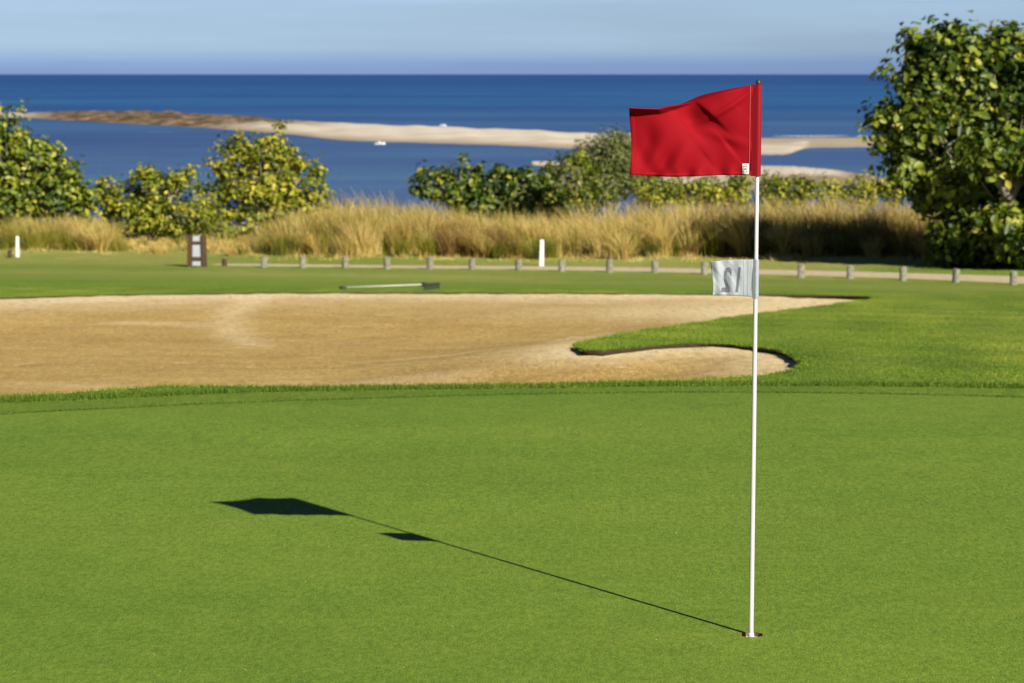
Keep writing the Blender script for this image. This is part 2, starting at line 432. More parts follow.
# edge of the collar: slightly taller grass line where the rough starts
def edge_line(P, k, name, label, hr, off):
    P = resample(P, .1); ii = rng.integers(0, len(P)-1, k); t = rng.uniform(0, 1, k)[:, None]
    q = P[ii]*(1-t)+P[ii+1]*t; q[:, 1] += rng.uniform(0, off, k)
    o = blades(name, np.stack([q[:, 0], q[:, 1], H(q[:, 0], q[:, 1])-.003], 1), rng.uniform(*hr, k), rng.uniform(.004, .008, k),
               rng.normal(0, .008, (k, 2)), np.clip(rng.normal(.16, .14, k), 0, 1), TURFBLADE)
    tag(o, label, 'grass', kind='stuff')
edge_line(collar_back, 16000, 'rough_edge_grass', 'taller grass line where the rough meets the mown collar', (.02, .045), .3)
edge_line(green_back, 7000, 'collar_edge_grass', 'low grass step where the collar meets the putting green', (.009, .020), .10)

# pale clippings and bits of leaf lying on the green
k = 520; q = np.stack([rng.uniform(-3.2, 3.6, k), 8.6+9*rng.uniform(0, 1, k)], 1)
o = blades('grass_clippings', np.stack([q[:, 0], q[:, 1], H(q[:, 0], q[:, 1])+.001], 1), rng.uniform(.001, .004, k), rng.uniform(.003, .006, k),
           rng.normal(0, .010, (k, 2)), rng.uniform(.8, 1, k), DRYGRASS)
tag(o, 'tiny pale grass clippings scattered over the putting green', 'clippings', kind='stuff')

# tall dry grass behind the path
top_prof = [(-300, 205), (0, 211), (60, 209), (105, 214), (125, 238), (250, 236), (275, 212), (300, 200), (340, 192), (400, 193), (440, 200), (500, 208), (560, 212), (600, 205), (650, 197), (750, 196), (860, 192), (930, 196), (1000, 200), (1400, 195)]
tpx = np.array([p[0] for p in top_prof]); tpy = np.array([p[1] for p in top_prof])
base_prof = [(-300, 250), (0, 250), (100, 251), (200, 254), (260, 257), (420, 256), (540, 259), (620, 259), (700, 258), (850, 256), (930, 260), (1400, 262)]
bpx = np.array([p[0] for p in base_prof]); bpy_ = np.array([p[1] for p in base_prof])
front = {}
for px in range(-300, 1401, 20):
    front[px] = hit(px, float(np.interp(px, bpx, bpy_)))[1]
fpx = np.array(sorted(front)); fY = np.array([front[p] for p in fpx])
def tall(name, label, mat, nclump, per, px0, px1, hscale, rmu, rsd, dmin=0, dmax=18, w=(.012, .024), spread=.28, feather=True):
    Ps = []; hs = []; ws = []; ls = []; rs = []
    for _ in range(nclump):
        px = rng.uniform(px0, px1); f = float(np.interp(px, fpx, fY))
        d = dmin + (dmax-dmin)*rng.uniform()**1.3; Y = f + d; X = (px-CX)/F*(Y*.995)
        if rng.uniform() < .55*(math.sin(px*.071+1)*math.sin(px*.033+d*.6+2)*math.sin(px*.15+d) > .12): continue
        top = float(np.interp(px, tpx, tpy)) + rng.normal(0, 4) + 7*math.sin(px*.11+d*1.7)*math.sin(px*.047+d)
        g = float(H(X, Y)); zt = at(px, top, Y).z
        h = np.clip(zt-g, .25, 2.6)*hscale*rng.uniform(.72, 1.06)*(.55+.45*min(1, (d+.8)/2.2))
        m = int(per*rng.uniform(.6, 1.3))
        ang = rng.uniform(0, 2*np.pi, m); rad = np.abs(rng.normal(0, .16, m))*spread/.28
        Ps.append(np.stack([X+np.cos(ang)*rad, Y+np.sin(ang)*rad, np.full(m, g-.03)], 1))
        hb = h*rng.uniform(.45, 1.05, m); hs.append(hb)
        l = np.abs(rng.normal(0, spread*rng.uniform(.6, 1.7), m))*hb; wx = rng.normal(-.12, .16)*hb
        ls.append(np.stack([np.cos(ang)*l+wx, np.sin(ang)*l], 1))
        ws.append(rng.uniform(*w, m)); rs.append(np.clip(rng.normal(rmu, .11)-(.16 if math.sin(px*.09+d*2) > .5 else 0)+rng.normal(0, rsd, m)+ .12*(hb/h-.7), 0, 1))
    o = blades(name, np.concatenate(Ps), np.concatenate(hs), np.concatenate(ws), np.concatenate(ls), np.concatenate(rs), mat, segs=3, bend=.8)
    tag(o, label, 'grass', kind='stuff')
tall('dry_grass', 'tall straw coloured dry grass standing behind the bollard path', DRYGRASS, 1600, 44, -260, 1250, 1.04, .60, .2, 1.2)
def tussocks(name, label, mat, cnt, per, px0, px1, hs, rmu):
    Ps = []; hh_ = []; ws = []; ls = []; rs = []
    for _ in range(cnt):
        px = rng.uniform(px0, px1); d = rng.uniform(-.5, 6.5); Y = float(np.interp(px, fpx, fY)) + d; X = (px-CX)/F*Y
        g = float(H(X, Y)); top = float(np.interp(px, tpx, tpy)); h = np.clip(at(px, top, Y).z-g, .3, 2.3)*hs*rng.uniform(.55, 1.05)*(.6+.4*min(1, (d+1)/3))
        m = int(per*rng.uniform(.6, 1.4)); ang = rng.uniform(0, 2*np.pi, m); rad = np.abs(rng.normal(0, .10, m))
        Ps.append(np.stack([X+np.cos(ang)*rad, Y+np.sin(ang)*rad, np.full(m, g-.03)], 1))
        hb = h*rng.uniform(.5, 1.0, m); hh_.append(hb); l = np.abs(rng.normal(.28, .22, m))*h; tl = rng.normal(-.1, .15)*h
        ls.append(np.stack([np.cos(ang)*l+tl, np.sin(ang)*l], 1)); ws.append(rng.uniform(.014, .028, m))
        rs.append(np.clip(rng.normal(rmu, .13)+rng.normal(0, .18, m), 0, 1))
    o = blades(name, np.concatenate(Ps), np.concatenate(hh_), np.concatenate(ws), np.concatenate(ls), np.concatenate(rs), mat, segs=4, bend=1.1)
    tag(o, label, 'grass', kind='stuff')
tussocks('grass_tussocks', 'arching straw coloured grass tussocks at the front of the tall grass', DRYGRASS, 300, 190, -260, 1250, .98, .62)
tussocks('green_tussocks', 'olive green grass tussocks among the straw ones', WEED, 60, 150, -260, 1100, .75, .5)
tall('low_dry_grass', 'low pale dry grass at the foot of the tall grass', DRYGRASS, 520, 30, -260, 1250, .24, .70, .18, -1.8, 3)
tall('green_weed', 'yellow green weeds growing through the dry grass', WEED, 420, 40, -260, 120, .9, .6, .2, 0, 8)
tall('meadow_weed', 'scattered green weeds among the straw grass', WEED, 420, 34, 250, 1100, .85, .55, .25, .3, 14)
tall('rust_grass', 'rust brown dead stalks in the dry grass', RUST, 60, 55, 440, 520, .85, .5, .2, 0, 4)
tall('brown_grass', 'brown dead stalks in shade beside the large tree', RUST, 110, 45, 690, 960, .75, .4, .25, 0, 5)

# ------------------------------------------------------------------ shrubs and trees
def leaves_geo(C, Nn, size, asp=.62):
    n = len(C)
    Nn = Nn/np.linalg.norm(Nn, axis=1)[:, None]
    r = rng.normal(size=(n, 3)); r[:, 2] -= .6
    a = r - (r*Nn).sum(1)[:, None]*Nn; a /= np.linalg.norm(a, axis=1)[:, None]+1e-9
    b = np.cross(Nn, a); L = size[:, None]; W = L*asp
    up = Nn*L*.12
    Vv = [C-a*L*.5, C-a*L*.12+b*W*.5+up, C+a*L*.22+b*W*.38+up, C+a*L*.5-up*.5, C+a*L*.22-b*W*.38+up, C-a*L*.12-b*W*.5+up]
    V = np.stack(Vv, 1).reshape(-1, 3); o = (np.arange(n)*6)[:, None]
    Q = np.concatenate([o+np.array([[0, 1, 2, 3]]), o+np.array([[0, 3, 4, 5]])], 1).reshape(-1, 4)
    return V, Q
def plant(name, label, cat, Y, base_px, lobes, kind, nclump, per, leaf, group=None, clump_r=.28, stems=3, trunk_r=.09, shell=.45, ymu=.45, dsc=1.0, lean=None, barkmat=None):
    bx = at(base_px, 200, Y).x; bz = float(H(bx, Y)); root = empty(name, (bx, Y, bz), label, cat, group)
    B = Vector((bx, Y, bz))
    sc = F/Y
    L = []
    for (px, py, rx, ry, *dz) in lobes:
        c = at(px, py, Y) - B; c.y += (dz[0] if dz else 0)
        L.append((c, rx/sc, ry/sc))
    vol = np.array([l[1]**2*l[2] for l in L])**.75; vol /= vol.sum()
    tv, tf = [], []
    limb_ends = []
    for i, (c, rx, rz) in enumerate(L):
        p0 = Vector((random.uniform(-.1, .1)*stems*.4, random.uniform(-.1, .1)*stems*.4, -.1)) if stems > 1 else Vector((0, 0, -.1))
        mid = Vector((c.x*.35, c.y*.35, c.z*.5)) + Vector((random.uniform(-.2, .2), random.uniform(-.2, .2), 0))
        if lean: mid = Vector(lean)*.8 + Vector((random.uniform(-.1, .1), random.uniform(-.1, .1), 0)); 
        top = Vector(c)
        P = []
        for k in range(9):
            t = k/8; P.append(p0*(1-t)**2 + mid*2*t*(1-t) + top*t*t + Vector((random.uniform(-.02, .02), random.uniform(-.02, .02), 0)))
        tube_geo(P, [max(.012, trunk_r*(1-.8*k/8)*(1.25 if k == 0 else 1)) for k in range(9)], 8, tv, tf)
        limb_ends.append((P[4], P[6], P[8]))
    Cs, Ns, S, Rn = [], [], [], []
    for _ in range(nclump):
        i = rng.choice(len(L), p=vol); c, rx, rz = L[i]
        d = rng.normal(size=3); d /= np.linalg.norm(d)
        r = rng.uniform(shell, 1.0)**.6
        wobr = 1+.20*math.sin(d[0]*6+i*2)+.20*math.sin(d[2]*9+i)+(.10 if rng.uniform() < .05 else 0)+.12*math.sin(d[1]*6-d[0]*4)
        cc = np.array([c.x+d[0]*rx*r*wobr, c.y+d[1]*rx*r*dsc*wobr, c.z+d[2]*rz*r*wobr])
        if cc[2] < .12: cc[2] = .12+rng.uniform(0, .25)
        m = int(per*rng.uniform(.5, 1.4)); yv = np.clip(rng.normal(ymu, .20), 0, 1)
        off = rng.normal(0, clump_r*.5, (m, 3)); off[:, 2] *= .8
        q = cc+off; q[:, 2] = np.maximum(q[:, 2], .04)
        nn = off/ (clump_r*.5)*.6 + d*.55 + np.array([0, 0, .75]) + rng.normal(0, .45, (m, 3))
        Cs.append(q); Ns.append(nn); S.append(leaf*rng.uniform(.5, 1.35, m)); Rn.append(np.clip(yv+rng.normal(0, .14, m), 0, 1))
        if rng.uniform() < .45:
            e = limb_ends[i][rng.integers(0, 3)]
            t1 = Vector(cc); md = (e+t1)/2+Vector((0, 0, -.08))
            tube_geo([e, md, t1], [trunk_r*.22+.006, trunk_r*.14+.004, .005], 4, tv, tf)
    V, Q = leaves_geo(np.concatenate(Cs), np.concatenate(Ns), np.concatenate(S))
    mesh_obj('trunk', tv, tf, barkmat or BARK, root, True)
    np_mesh('crown', V, Q, LEAF[kind], root, False, {'rnd': ('FACE', np.repeat(np.concatenate(Rn), 2))})
    return root

plant('shrub', 'largest left shrub with dense green leaves at the photo edge', 'shrub', 83, 10,
      [(5, 150, 34, 36), (30, 165, 34, 32), (-30, 150, 35, 42), (55, 187, 32, 26), (15, 205, 42, 30), (80, 200, 20, 20), (-5, 136, 16, 12)], 'fig', 640, 16, .20, ymu=.66, shell=.3)
plant('shrub', 'low open shrub with upright leafy sprigs left of the wooden frame', 'shrub', 84, 145,
      [(120, 205, 28, 18), (150, 195, 34, 22), (182, 186, 17, 15), (150, 177, 14, 10), (110, 187, 14, 9), (172, 218, 34, 20), (135, 222, 30, 16), (190, 172, 8, 7)], 'yellow', 300, 15, .17, ymu=.52)
plant('shrub', 'tall rounded shrub with many yellow leaves right of the wooden frame', 'shrub', 85, 262,
      [(262, 172, 44, 36), (235, 165, 24, 24), (300, 180, 24, 30), (265, 150, 30, 14), (255, 205, 44, 28), (318, 205, 16, 20), (215, 210, 24, 22), (298, 212, 26, 20)], 'yellow', 520, 15, .18, ymu=.60, dsc=.8)
plant('shrub', 'small yellow green shrub directly behind the wooden frame', 'shrub', 82, 195,
      [(195, 216, 22, 17), (215, 228, 20, 12), (178, 232, 14, 10)], 'yellow', 90, 15, .12, ymu=.52)
plant('shrub', 'wide dark green shrub rising above the dry grass in the middle', 'shrub', 93, 480,
      [(437, 185, 20, 18), (460, 188, 24, 26), (492, 190, 26, 26), (525, 188, 26, 24), (555, 190, 26, 24), (480, 205, 36, 18), (540, 205, 36, 18), (418, 187, 10, 7)], 'dark', 460, 14, .23, ymu=.52, dsc=.8)
plant('shrub', 'yellowish shrub on the right end of the wide dark shrub', 'shrub', 90, 585,
      [(575, 178, 26, 22), (600, 183, 18, 16), (570, 163, 16, 9), (590, 200, 26, 16)], 'yellow', 170, 15, .14, ymu=.35)
plant('small_tree', 'grey green fine leaved tree behind the left end of the red flag', 'tree', 98, 610,
      [(608, 154, 25, 20), (625, 162, 22, 24), (640, 172, 20, 22), (610, 178, 24, 18), (594, 170, 14, 18)], 'grey', 420, 32, .12, ymu=.5, clump_r=.4, trunk_r=.06)
lows = [(655, 190, 17, 9), (683, 187, 17, 10), (712, 190, 15, 9), (738, 188, 15, 10), (775, 188, 14, 11), (800, 190, 14, 8), (828, 190, 15, 8), (862, 189, 16, 9), (893, 186, 14, 10)]
lowlab = ['below the fluttering end of the red flag', 'second from the left in the row under the red flag', 'in the middle of the row under the red flag',
          'just left of the flagstick below the red flag', 'just right of the flagstick above the dry grass', 'second to the right of the flagstick',
          'third to the right of the flagstick', 'in front of the sand spit tip near the large tree', 'touching the left side of the large tree']
for (px, py, rx, ry), lb in zip(lows, lowlab):
    py -= 5
    plant('low_shrub', 'low yellow green shrub ' + lb, 'shrub', 94, px, [(px, py, rx, ry), (px-rx*.5, py+8, rx*.8, ry*.8), (px+rx*.5, py+8, rx*.8, ry*.8), (px, py+16, rx, ry)],
          'yellow', 74, 13, .15, group='low shrubs behind the dry grass', ymu=.52, trunk_r=.035, clump_r=.24)
TY = hit(1000, 266)[1]
plant('tree', 'large broad leaved tree with pale trunk reaching the ground at the right edge', 'tree', TY, 1018,
      [(985, 70, 48, 38), (935, 75, 42, 34), (925, 50, 24, 22), (958, 42, 26, 20), (1045, 75, 52, 45), (1010, 50, 28, 28), (895, 130, 26, 26), (905, 165, 24, 24), (930, 125, 46, 38), (990, 130, 60, 45), (1060, 140, 60, 60),
       (950, 175, 40, 34), (985, 195, 52, 46), (1045, 210, 62, 48), (925, 195, 18, 16), (970, 240, 34, 26), (1010, 245, 42, 24), (945, 245, 18, 18), (1075, 230, 60, 42), (885, 118, 16, 12), (1022, 235, 34, 26, -1.9), (1040, 165, 34, 24, -2.0), (980, 158, 26, 18, -2.0), (990, 215, 20, 16, -2.0), (1110, 150, 50, 60)],
      'fig', 2250, 16, .24, clump_r=.36, trunk_r=.11, shell=.15, ymu=.50, stems=1, lean=(-.35, -.3, 1.9))
# thick pale main stem of that tree, in the open below the canopy: part of the same trunk mesh style
tree_root = [o for o in bpy.data.objects if o.name.startswith('tree')][0]
tv, tf = [], []
sc = F/TY
def rel(px, py, dy=0): 
    p = at(px, py, TY+dy); return p-Vector(tree_root.location)
tube_geo([rel(1030, 268), rel(1024, 245, -.4), rel(1015, 222, -1.0), rel(1007, 200, -1.5), rel(1001, 182, -1.6), rel(995, 155, -.8), rel(985, 115, .2)], [.30, .25, .23, .21, .17, .13, .07], 10, tv, tf)
tube_geo([rel(1007, 200, -1.5), rel(1026, 170, -.9), rel(1044, 135, -.3)], [.15, .12, .07], 8, tv, tf)
mesh_obj('main_stem', tv, tf, BARK, tree_root, True)

# ------------------------------------------------------------------ bollards, stakes, frame, rake
WOODG = plain('weathered_timber', (.20, .19, .145), .9, .15, .45, 18, bump=.5)
WHITEP = plain('white_paint', (.62, .62, .60), .5, .4, .04, 10)
BROWN = plain('brown_wood', (.060, .032, .017), .7, .3, .3, 14)
PANEL = plain('pale_panel', (.33, .35, .39), .5, .4, .06, 8)
def bollard_mesh(h, r, seed):
    random.seed(seed); bm = bmesh.new(); rings = []
    prof = [(-.1, 1), (0, 1), (.5, .985), (.93, .97), (.985, .88), (1.0, .70)]
    for zf, rf in prof:
        ring = []
        for k in range(12):
            th = 2*math.pi*k/12; rr_ = r*rf*(1+.05*math.sin(3*th+seed)+random.uniform(-.02, .02))
            ring.append(bm.verts.new((rr_*math.cos(th), rr_*math.sin(th), zf*h + (.012*math.sin(th+seed) if zf > .9 else 0))))
        rings.append(ring)
    for a, b in zip(rings, rings[1:]):
        for k in range(12): bm.faces.new((a[k], a[(k+1) % 12], b[(k+1) % 12], b[k]))
    bm.faces.new(rings[-1]); return bm
boll = [(224.6, 266, 259), (264, 267.5, 257), (303, 267.8, 256.5), (345, 268, 256.5), (387, 269, 256.5), (430, 269, 257), (472, 269.5, 258), (518.6, 270, 259), (561.7, 271.6, 260),
        (609.5, 272.3, 258.8), (655, 272.8, 261), (704.5, 274.3, 262), (755.4, 276, 263.5), (801, 278, 264.5), (850, 278.8, 265.8), (903, 281, 266.8), (956, 282.6, 268.9), (1013.5, 284.8, 271)]
ordn = 'first second third fourth fifth sixth seventh eighth ninth tenth eleventh twelfth thirteenth fourteenth fifteenth sixteenth seventeenth eighteenth'.split()
extra = {0: 'smallest and darkest timber bollard, nearest the wooden frame', 12: 'short timber bollard hidden behind the white flagstick',
         17: 'short timber bollard nearest the right edge, in front of the large tree', 1: 'short timber bollard second from the wooden frame'}
for i, (px, yb, yt) in enumerate(boll):
    X, Y = hit(px, yb); h = (yb-yt)/F*Y
    o = bm_obj('bollard', bollard_mesh(h, .088 if i else .07, i), WOODG if i else BROWN, None, False)
    o.location = (X, Y, float(H(X, Y))); o.rotation_euler = (R(random.uniform(-2, 2)), R(random.uniform(-2.5, 2.5)), random.uniform(0, 6))
    tag(o, extra.get(i, 'short weathered timber bollard beside the path, %s from the left in the row' % ordn[i]), 'bollard', 'timber bollards along the path')
X, Y = hit(9.8, 258); o = bm_obj('bollard', bollard_mesh(8/F*Y, .06, 40), BROWN); o.location = (X, Y, float(H(X, Y)))
tag(o, 'small dark stump beside the white stake at far left', 'bollard')
def stake(px, yb, yt, lean, label, w=.13):
    X, Y = hit(px, yb); h = (yb-yt)/F*Y
    bm = bmesh.new(); add_box(bm, (0, 0, h/2-.05), (w, w*.75, h+.1), .012)
    # chamfered top
    for v in bm.verts:
        if v.co.z > h-.02: v.co.x *= .8; v.co.y *= .8
    o = bm_obj('marker_stake', bm, WHITEP); o.location = (X, Y, float(H(X, Y))); o.rotation_euler = (0, R(lean), 0)
    tag(o, label, 'stake', 'white marker stakes')
stake(541.5, 266, 239.5, 1.2, 'white marker stake standing in the middle behind the bollards')
stake(17.6, 257, 236, .6, 'white marker stake standing at the far left by the shrub', .11)

fx, fy = hit(197, 267); fz = float(H(fx, fy)); sc = F/fy
fr = empty('sign_frame', (fx, fy, fz), 'brown wooden upright frame holding white panels beside the path', 'sign')
hgt = 32/sc
for sx, lx in ((-1, -7.2/sc), (1, 7.6/sc)):
    bm = bmesh.new(); add_box(bm, (lx, 0, hgt/2-.06), (5/sc, .12, hgt+.12), .012)
    p = bm_obj('post', bm, BROWN, fr)
    p.rotation_euler = (0, R(-1.5*sx), 0)
for zz, hh_ in ((24.5, 2.2), (8.5, 3.0)):
    bm = bmesh.new(); add_box(bm, (.2/sc, -.005, zz/sc), (10.5/sc, .09, hh_/sc), .006); bm_obj('rail', bm, BROWN, fr)
for z0, z1 in ((25.8, 31), (10.2, 23.2), (1.2, 6.8)):
    bm = bmesh.new(); add_box(bm, (.2/sc, .02, (z0+z1)/2/sc), (10/sc, .025, (z1-z0)/sc), .003); bm_obj('panel', bm, PANEL, fr)

# bunker rake lying on the far grass edge
a = Vector((*hit(341, 290.3), 0)); b = Vector((*hit(424, 290.0), 0))
a.z = float(H(a.x, a.y))+.05; b.z = float(H(b.x, b.y))+.10
rk = empty('bunker_rake', (b.x, b.y, float(H(b.x, b.y))), 'bunker rake with pale handle lying on the grass at the far sand edge', 'rake')
METAL = plain('grey_handle', (.42, .42, .38), .45, .4, .08, 10); DARKP = plain('dark_plastic', (.03, .035, .03), .5, .4, .1, 10)
tv, tf = [], []; tube_geo([a-b+Vector((0, 0, .1)), Vector((0, 0, .1))], [.014, .014], 8, tv, tf)
mesh_obj('handle', tv, tf, METAL, rk, True)
tv, tf = [], []; tube_geo([a-b+Vector((-.03, 0, .1)), a-b+Vector((.10, 0, .1))], [.026, .026], 8, tv, tf); mesh_obj('grip', tv, tf, DARKP, rk, True)
bm = bmesh.new()
add_box(bm, (.07, .12, .10), (.05, .46, .045), .008); add_box(bm, (0, 0, .1), (.16, .07, .07), .01)
for k in range(9): add_box(bm, (.08, -.09+.053*k, .055), (.018, .02, .09))
bmesh.ops.rotate(bm, cent=(0, 0, 0), matrix=__import__('mathutils').Matrix.Rotation(R(-38), 3, 'Z'), verts=bm.verts)
bm_obj('rake_head', bm, DARKP, rk)

# ------------------------------------------------------------------ flagstick, flags, cup
px_m = 259.0
base = Vector((HOLE[0], HOLE[1], 0)); 
topP = at(758.5, 84, HOLE[1]); 
root = empty('flagstick', (base.x, base.y, 0), 'white golf flagstick with red flag standing in the hole', 'flagstick')
ax = (topP-base); axn = ax.normalized()
POLE = plain('white_fibreglass', (.50, .50, .52), .22, .7, .01, 3, bump=0)
tv, tf = [], []
bot = -.10
L_ = ax.length
tube_geo([axn*bot, axn*.02, axn*1.0, axn*1.5, axn*L_], [.0098, .0096, .0088, .0078, .0065], 20, tv, tf)
mesh_obj('pole', tv, tf, POLE, root, True)
tv, tf = [], []
tube_geo([axn*(L_-.003), axn*(L_+.004), axn*(L_+.014), axn*(L_+.018)], [.0095, .0105, .008, .003], 14, tv, tf)
mesh_obj('top_cap', tv, tf, DARKP, root, True)
tv, tf = [], []
tube_geo([axn*-.03, axn*-.02, axn*-.004, axn*.008], [.012, .0125, .0125, .0105], 18, tv, tf)
mesh_obj('ferrule', tv, tf, POLE, root, True)

def red_mat():
    m, n = M('red_nylon'); w = n.noise(900, 2); c = n.mix(n.ramp(w, [(.4, 0), (.6, 1)]), (.255, .0028, .008), (.305, .0038, .011))
    n.out(c, .75, .10, None, .2); return m
RED = red_mat(); REDD = plain('red_sleeve', (.21, .003, .009), .6, .2, .06, 60, bump=0)
THREAD = plain('pale_thread', (.50, .16, .15), .7, .2, .05, 60, bump=0)
FH = .343; FW_ = .50
def pole_at(z):   # local coordinate of the pole axis at height z
    return axn*(z/axn.z)
ztop = topP.z - .003; zbot = ztop - FH
def ridge(u):   # visible height of the front panel at u
    return np.interp(u, [0, .1, .25, .45, .60, .75, 1.0], [FH, FH-.012, FH-.032, FH-.062, FH-.089, FH-.110, FH-.108])
def flag_pt(u, v):
    """u from the sleeve outwards, v arc length up the cloth"""
    x = -.022 - .462*u
    r = float(ridge(u)); lim = r
    fold = smooth(.12, .6, u)
    # front panel with folds
    y = .045*u + .030*math.sin(u*3.4+.4)*u*(.4+1.2*v)
    y += .020*math.sin(8.5*u - 9*v*1.2 + .5)*smooth(0.02, .3, u)*(.35+v*1.6)
    y += .016*math.exp(-((u-.50)/.10)**2-((v-.21)/.055)**2) - .018*math.exp(-((u-.36)/.12)**2-((v-.245)/.05)**2)
    y += .010*math.exp(-((u-.85)/.06)**2-((v-.13)/.06)**2) - .009*math.exp(-((u-.22)/.16)**2-((v-.11-.15*u)/.02)**2)
    y += .007*math.sin(17*u+31*v+1.5*math.sin(9*u))*smooth(.3, .6, u)*math.exp(-((v-.07)/.08)**2)
    y += .008*math.tanh(6*math.sin(11*u-25*v+2))*math.exp(-((u-.42)/.22)**2-((v-.215)/.06)**2)
    y += .006*math.tanh(5*math.sin(23*v-13*u))*math.exp(-((u-.25)/.15)**2-((v-.10)/.05)**2)
    y += .006*math.sin(26*u+14*v)*math.exp(-(v/.05)**2) + .005*math.sin(46*u+3)*math.exp(-(v/.025)**2)
    y += .007*math.sin(30*u-22*v+1)*smooth(.55, .95, u)*math.exp(-((v-.04)/.07)**2)
    # taut crease running from the top of the sleeve down and out
    cr = v - (FH-.02 - 1.15*u*.33 + .22*u*u)
    y -= .012*math.exp(-(cr/.014)**2)*math.exp(-((u-.2)/.2)**2)
    if v <= lim: z = v; 
    else:
        e = v-lim
        # the surplus cloth turns over the ridge, away from the viewer
        e1 = .042*smooth(.42, .72, u); q_ = min(e, e1)
        z = lim + q_*.48; y -= q_*.87
        e2 = e-q_
        z += e2*(.30*(1-smooth(.35, .6, u))-.02*smooth(.5, .7, u)); y += e2*.93
    sag = -.004*math.sin(math.pi*u)*(1-v/FH) + .003*math.sin(7*u)*(1-v/FH)
    pz = zbot + z + sag
    p = pole_at(pz)
    return Vector((p.x + x + .006*math.sin(v*16)*u, y, pz))
nu, nv = 90, 70
V = []; Fc = []
for j in range(nv+1):
    for i in range(nu+1): V.append(flag_pt(i/nu, FH*j/nv))
for j in range(nv):
    for i in range(nu): a0 = j*(nu+1)+i; Fc.append((a0, a0+1, a0+nu+2, a0+nu+1))
fl = mesh_obj('red_flag', V, Fc, RED, root, True)
so = fl.modifiers.new('thick', 'SOLIDIFY'); so.thickness = .0012; so.offset = 0
# hems as slightly thicker doubled cloth
def strip(us, vs, off, mat, name, parent, fn=flag_pt):
    V = []; Fc = []
    for v in vs:
        for u in us: p = fn(u, v); V.append(p+Vector((0, off, 0)))
    a = len(us)
    for j in range(len(vs)-1):
        for i in range(a-1): Fc.append((j*a+i, j*a+i+1, (j+1)*a+i+1, (j+1)*a+i))
    o = mesh_obj(name, V, Fc, mat, parent, True)
    s_ = o.modifiers.new('thick', 'SOLIDIFY'); s_.thickness = .001; s_.offset = 0
    return o
strip(np.linspace(.962, 1.0, 4), np.linspace(0, float(ridge(1)), 40), -.0022, RED, 'end_hem', fl)
strip(np.linspace(0, 1, 80), np.linspace(0, .013, 3), -.0022, RED, 'bottom_hem', fl)
strip(np.linspace(.018, .0208, 2), np.linspace(.002, FH-.004, 40), -.0030, THREAD, 'seam', fl)
# sleeve round the pole
def sleeve(z0, z1, r, mat, name, parent, flat, n=24, back=0.0):
    V = []; Fc = []; m = 8
    for k in range(m+1):
        z = z0+(z1-z0)*k/m; c = pole_at(z)
        for i in range(n):
            th = 2*math.pi*i/n; xx_ = math.cos(th)*r; 
            if xx_ < 0: xx_ *= flat
            V.append((c.x+xx_, c.y+math.sin(th)*r*(1 if xx_ > 0 else max(.15, 1+xx_/(r*flat)*.85)), z))
    for k in range(m):
        for i in range(n): Fc.append((k*n+i, k*n+(i+1) % n, (k+1)*n+(i+1) % n, (k+1)*n+i))
    o = mesh_obj(name, V, Fc, mat, parent, True); return o
sleeve(zbot-.003, ztop+.001, .0135, REDD, 'sleeve', fl, 1.9)
TAGW = plain('tag_white', (.82, .80, .76), .7, .2, .03, 60, bump=0); TAGR = plain('tag_red', (.62, .10, .06), .7, .2, .05, 60, bump=0)
strip(np.linspace(.024, .078, 4), np.linspace(.004, .044, 6), -.0048, TAGW, 'care_tag', fl)
ct = fl.children[-1] if fl.children else None
ct = bpy.data.objects['care_tag']
def tagmark(u0, u1, v0, v1): strip(np.linspace(u0, u1, 2), np.linspace(v0, v1, 2), -.0062, TAGR, 'tag_mark', fl).parent = fl
tagmark(.034, .038, .012, .036); tagmark(.064, .068, .012, .036); tagmark(.038, .064, .033, .036); tagmark(.038, .064, .012, .015); tagmark(.044, .058, .020, .028)

# small white number flag
sf_top = at(757, 259.5, HOLE[1]).z; sf_bot = at(757, 297, HOLE[1]).z; SH = sf_top-sf_bot
def sflag(u, v):
    x = -.012 - .152*u*(1 + .045*(v/SH-.2)); z = sf_bot + v*(1-.06*u) + .003*math.sin(3*u)
    z += -.006*u*(v/SH) + .004*u
    y = .0045*math.sin(9*u+26*v)*smooth(.1, .6, u) + .0012*math.tanh(3*math.sin(14*u-60*v))*smooth(.1, .5, u) + .02*u + .004*math.sin(22*u-12*v)*u + .003*math.sin(30*v+4*u)
    p = pole_at(z); return Vector((p.x+x+.003*math.sin(v*30)*u, y, z))
def wh():
    m, n = M('white_nylon'); c = n.ramp(n.noise(25, 4), [(.3, (.37, .40, .445)), (.7, (.46, .49, .53))]); n.out(c, .6, .3, None, .3); return m
WHN = wh(); GREYN = plain('grey_print', (.12, .13, .155), .7, .2, .1, 60, bump=0)
V = []; Fc = []; nu, nv = 40, 32
for j in range(nv+1):
    for i in range(nu+1): V.append(sflag(i/nu, SH*j/nv))
for j in range(nv):
    for i in range(nu): a0 = j*(nu+1)+i; Fc.append((a0, a0+1, a0+nu+2, a0+nu+1))
sfo = mesh_obj('number_flag', V, Fc, WHN, root, True); s_ = sfo.modifiers.new('thick', 'SOLIDIFY'); s_.thickness = .001; s_.offset = 0
GRL = plain('grey_seam', (.42, .44, .47), .7, .2, .05, 60, bump=0)
for uu in (.10, .20): strip(np.linspace(uu, uu+.014, 2), np.linspace(.001, SH-.001, 12), -.0016, GRL, 'seam', sfo, sflag)
sleeve(sf_bot-.004, sf_top+.001, .0115, WHN, 'sleeve', sfo, 1.2)
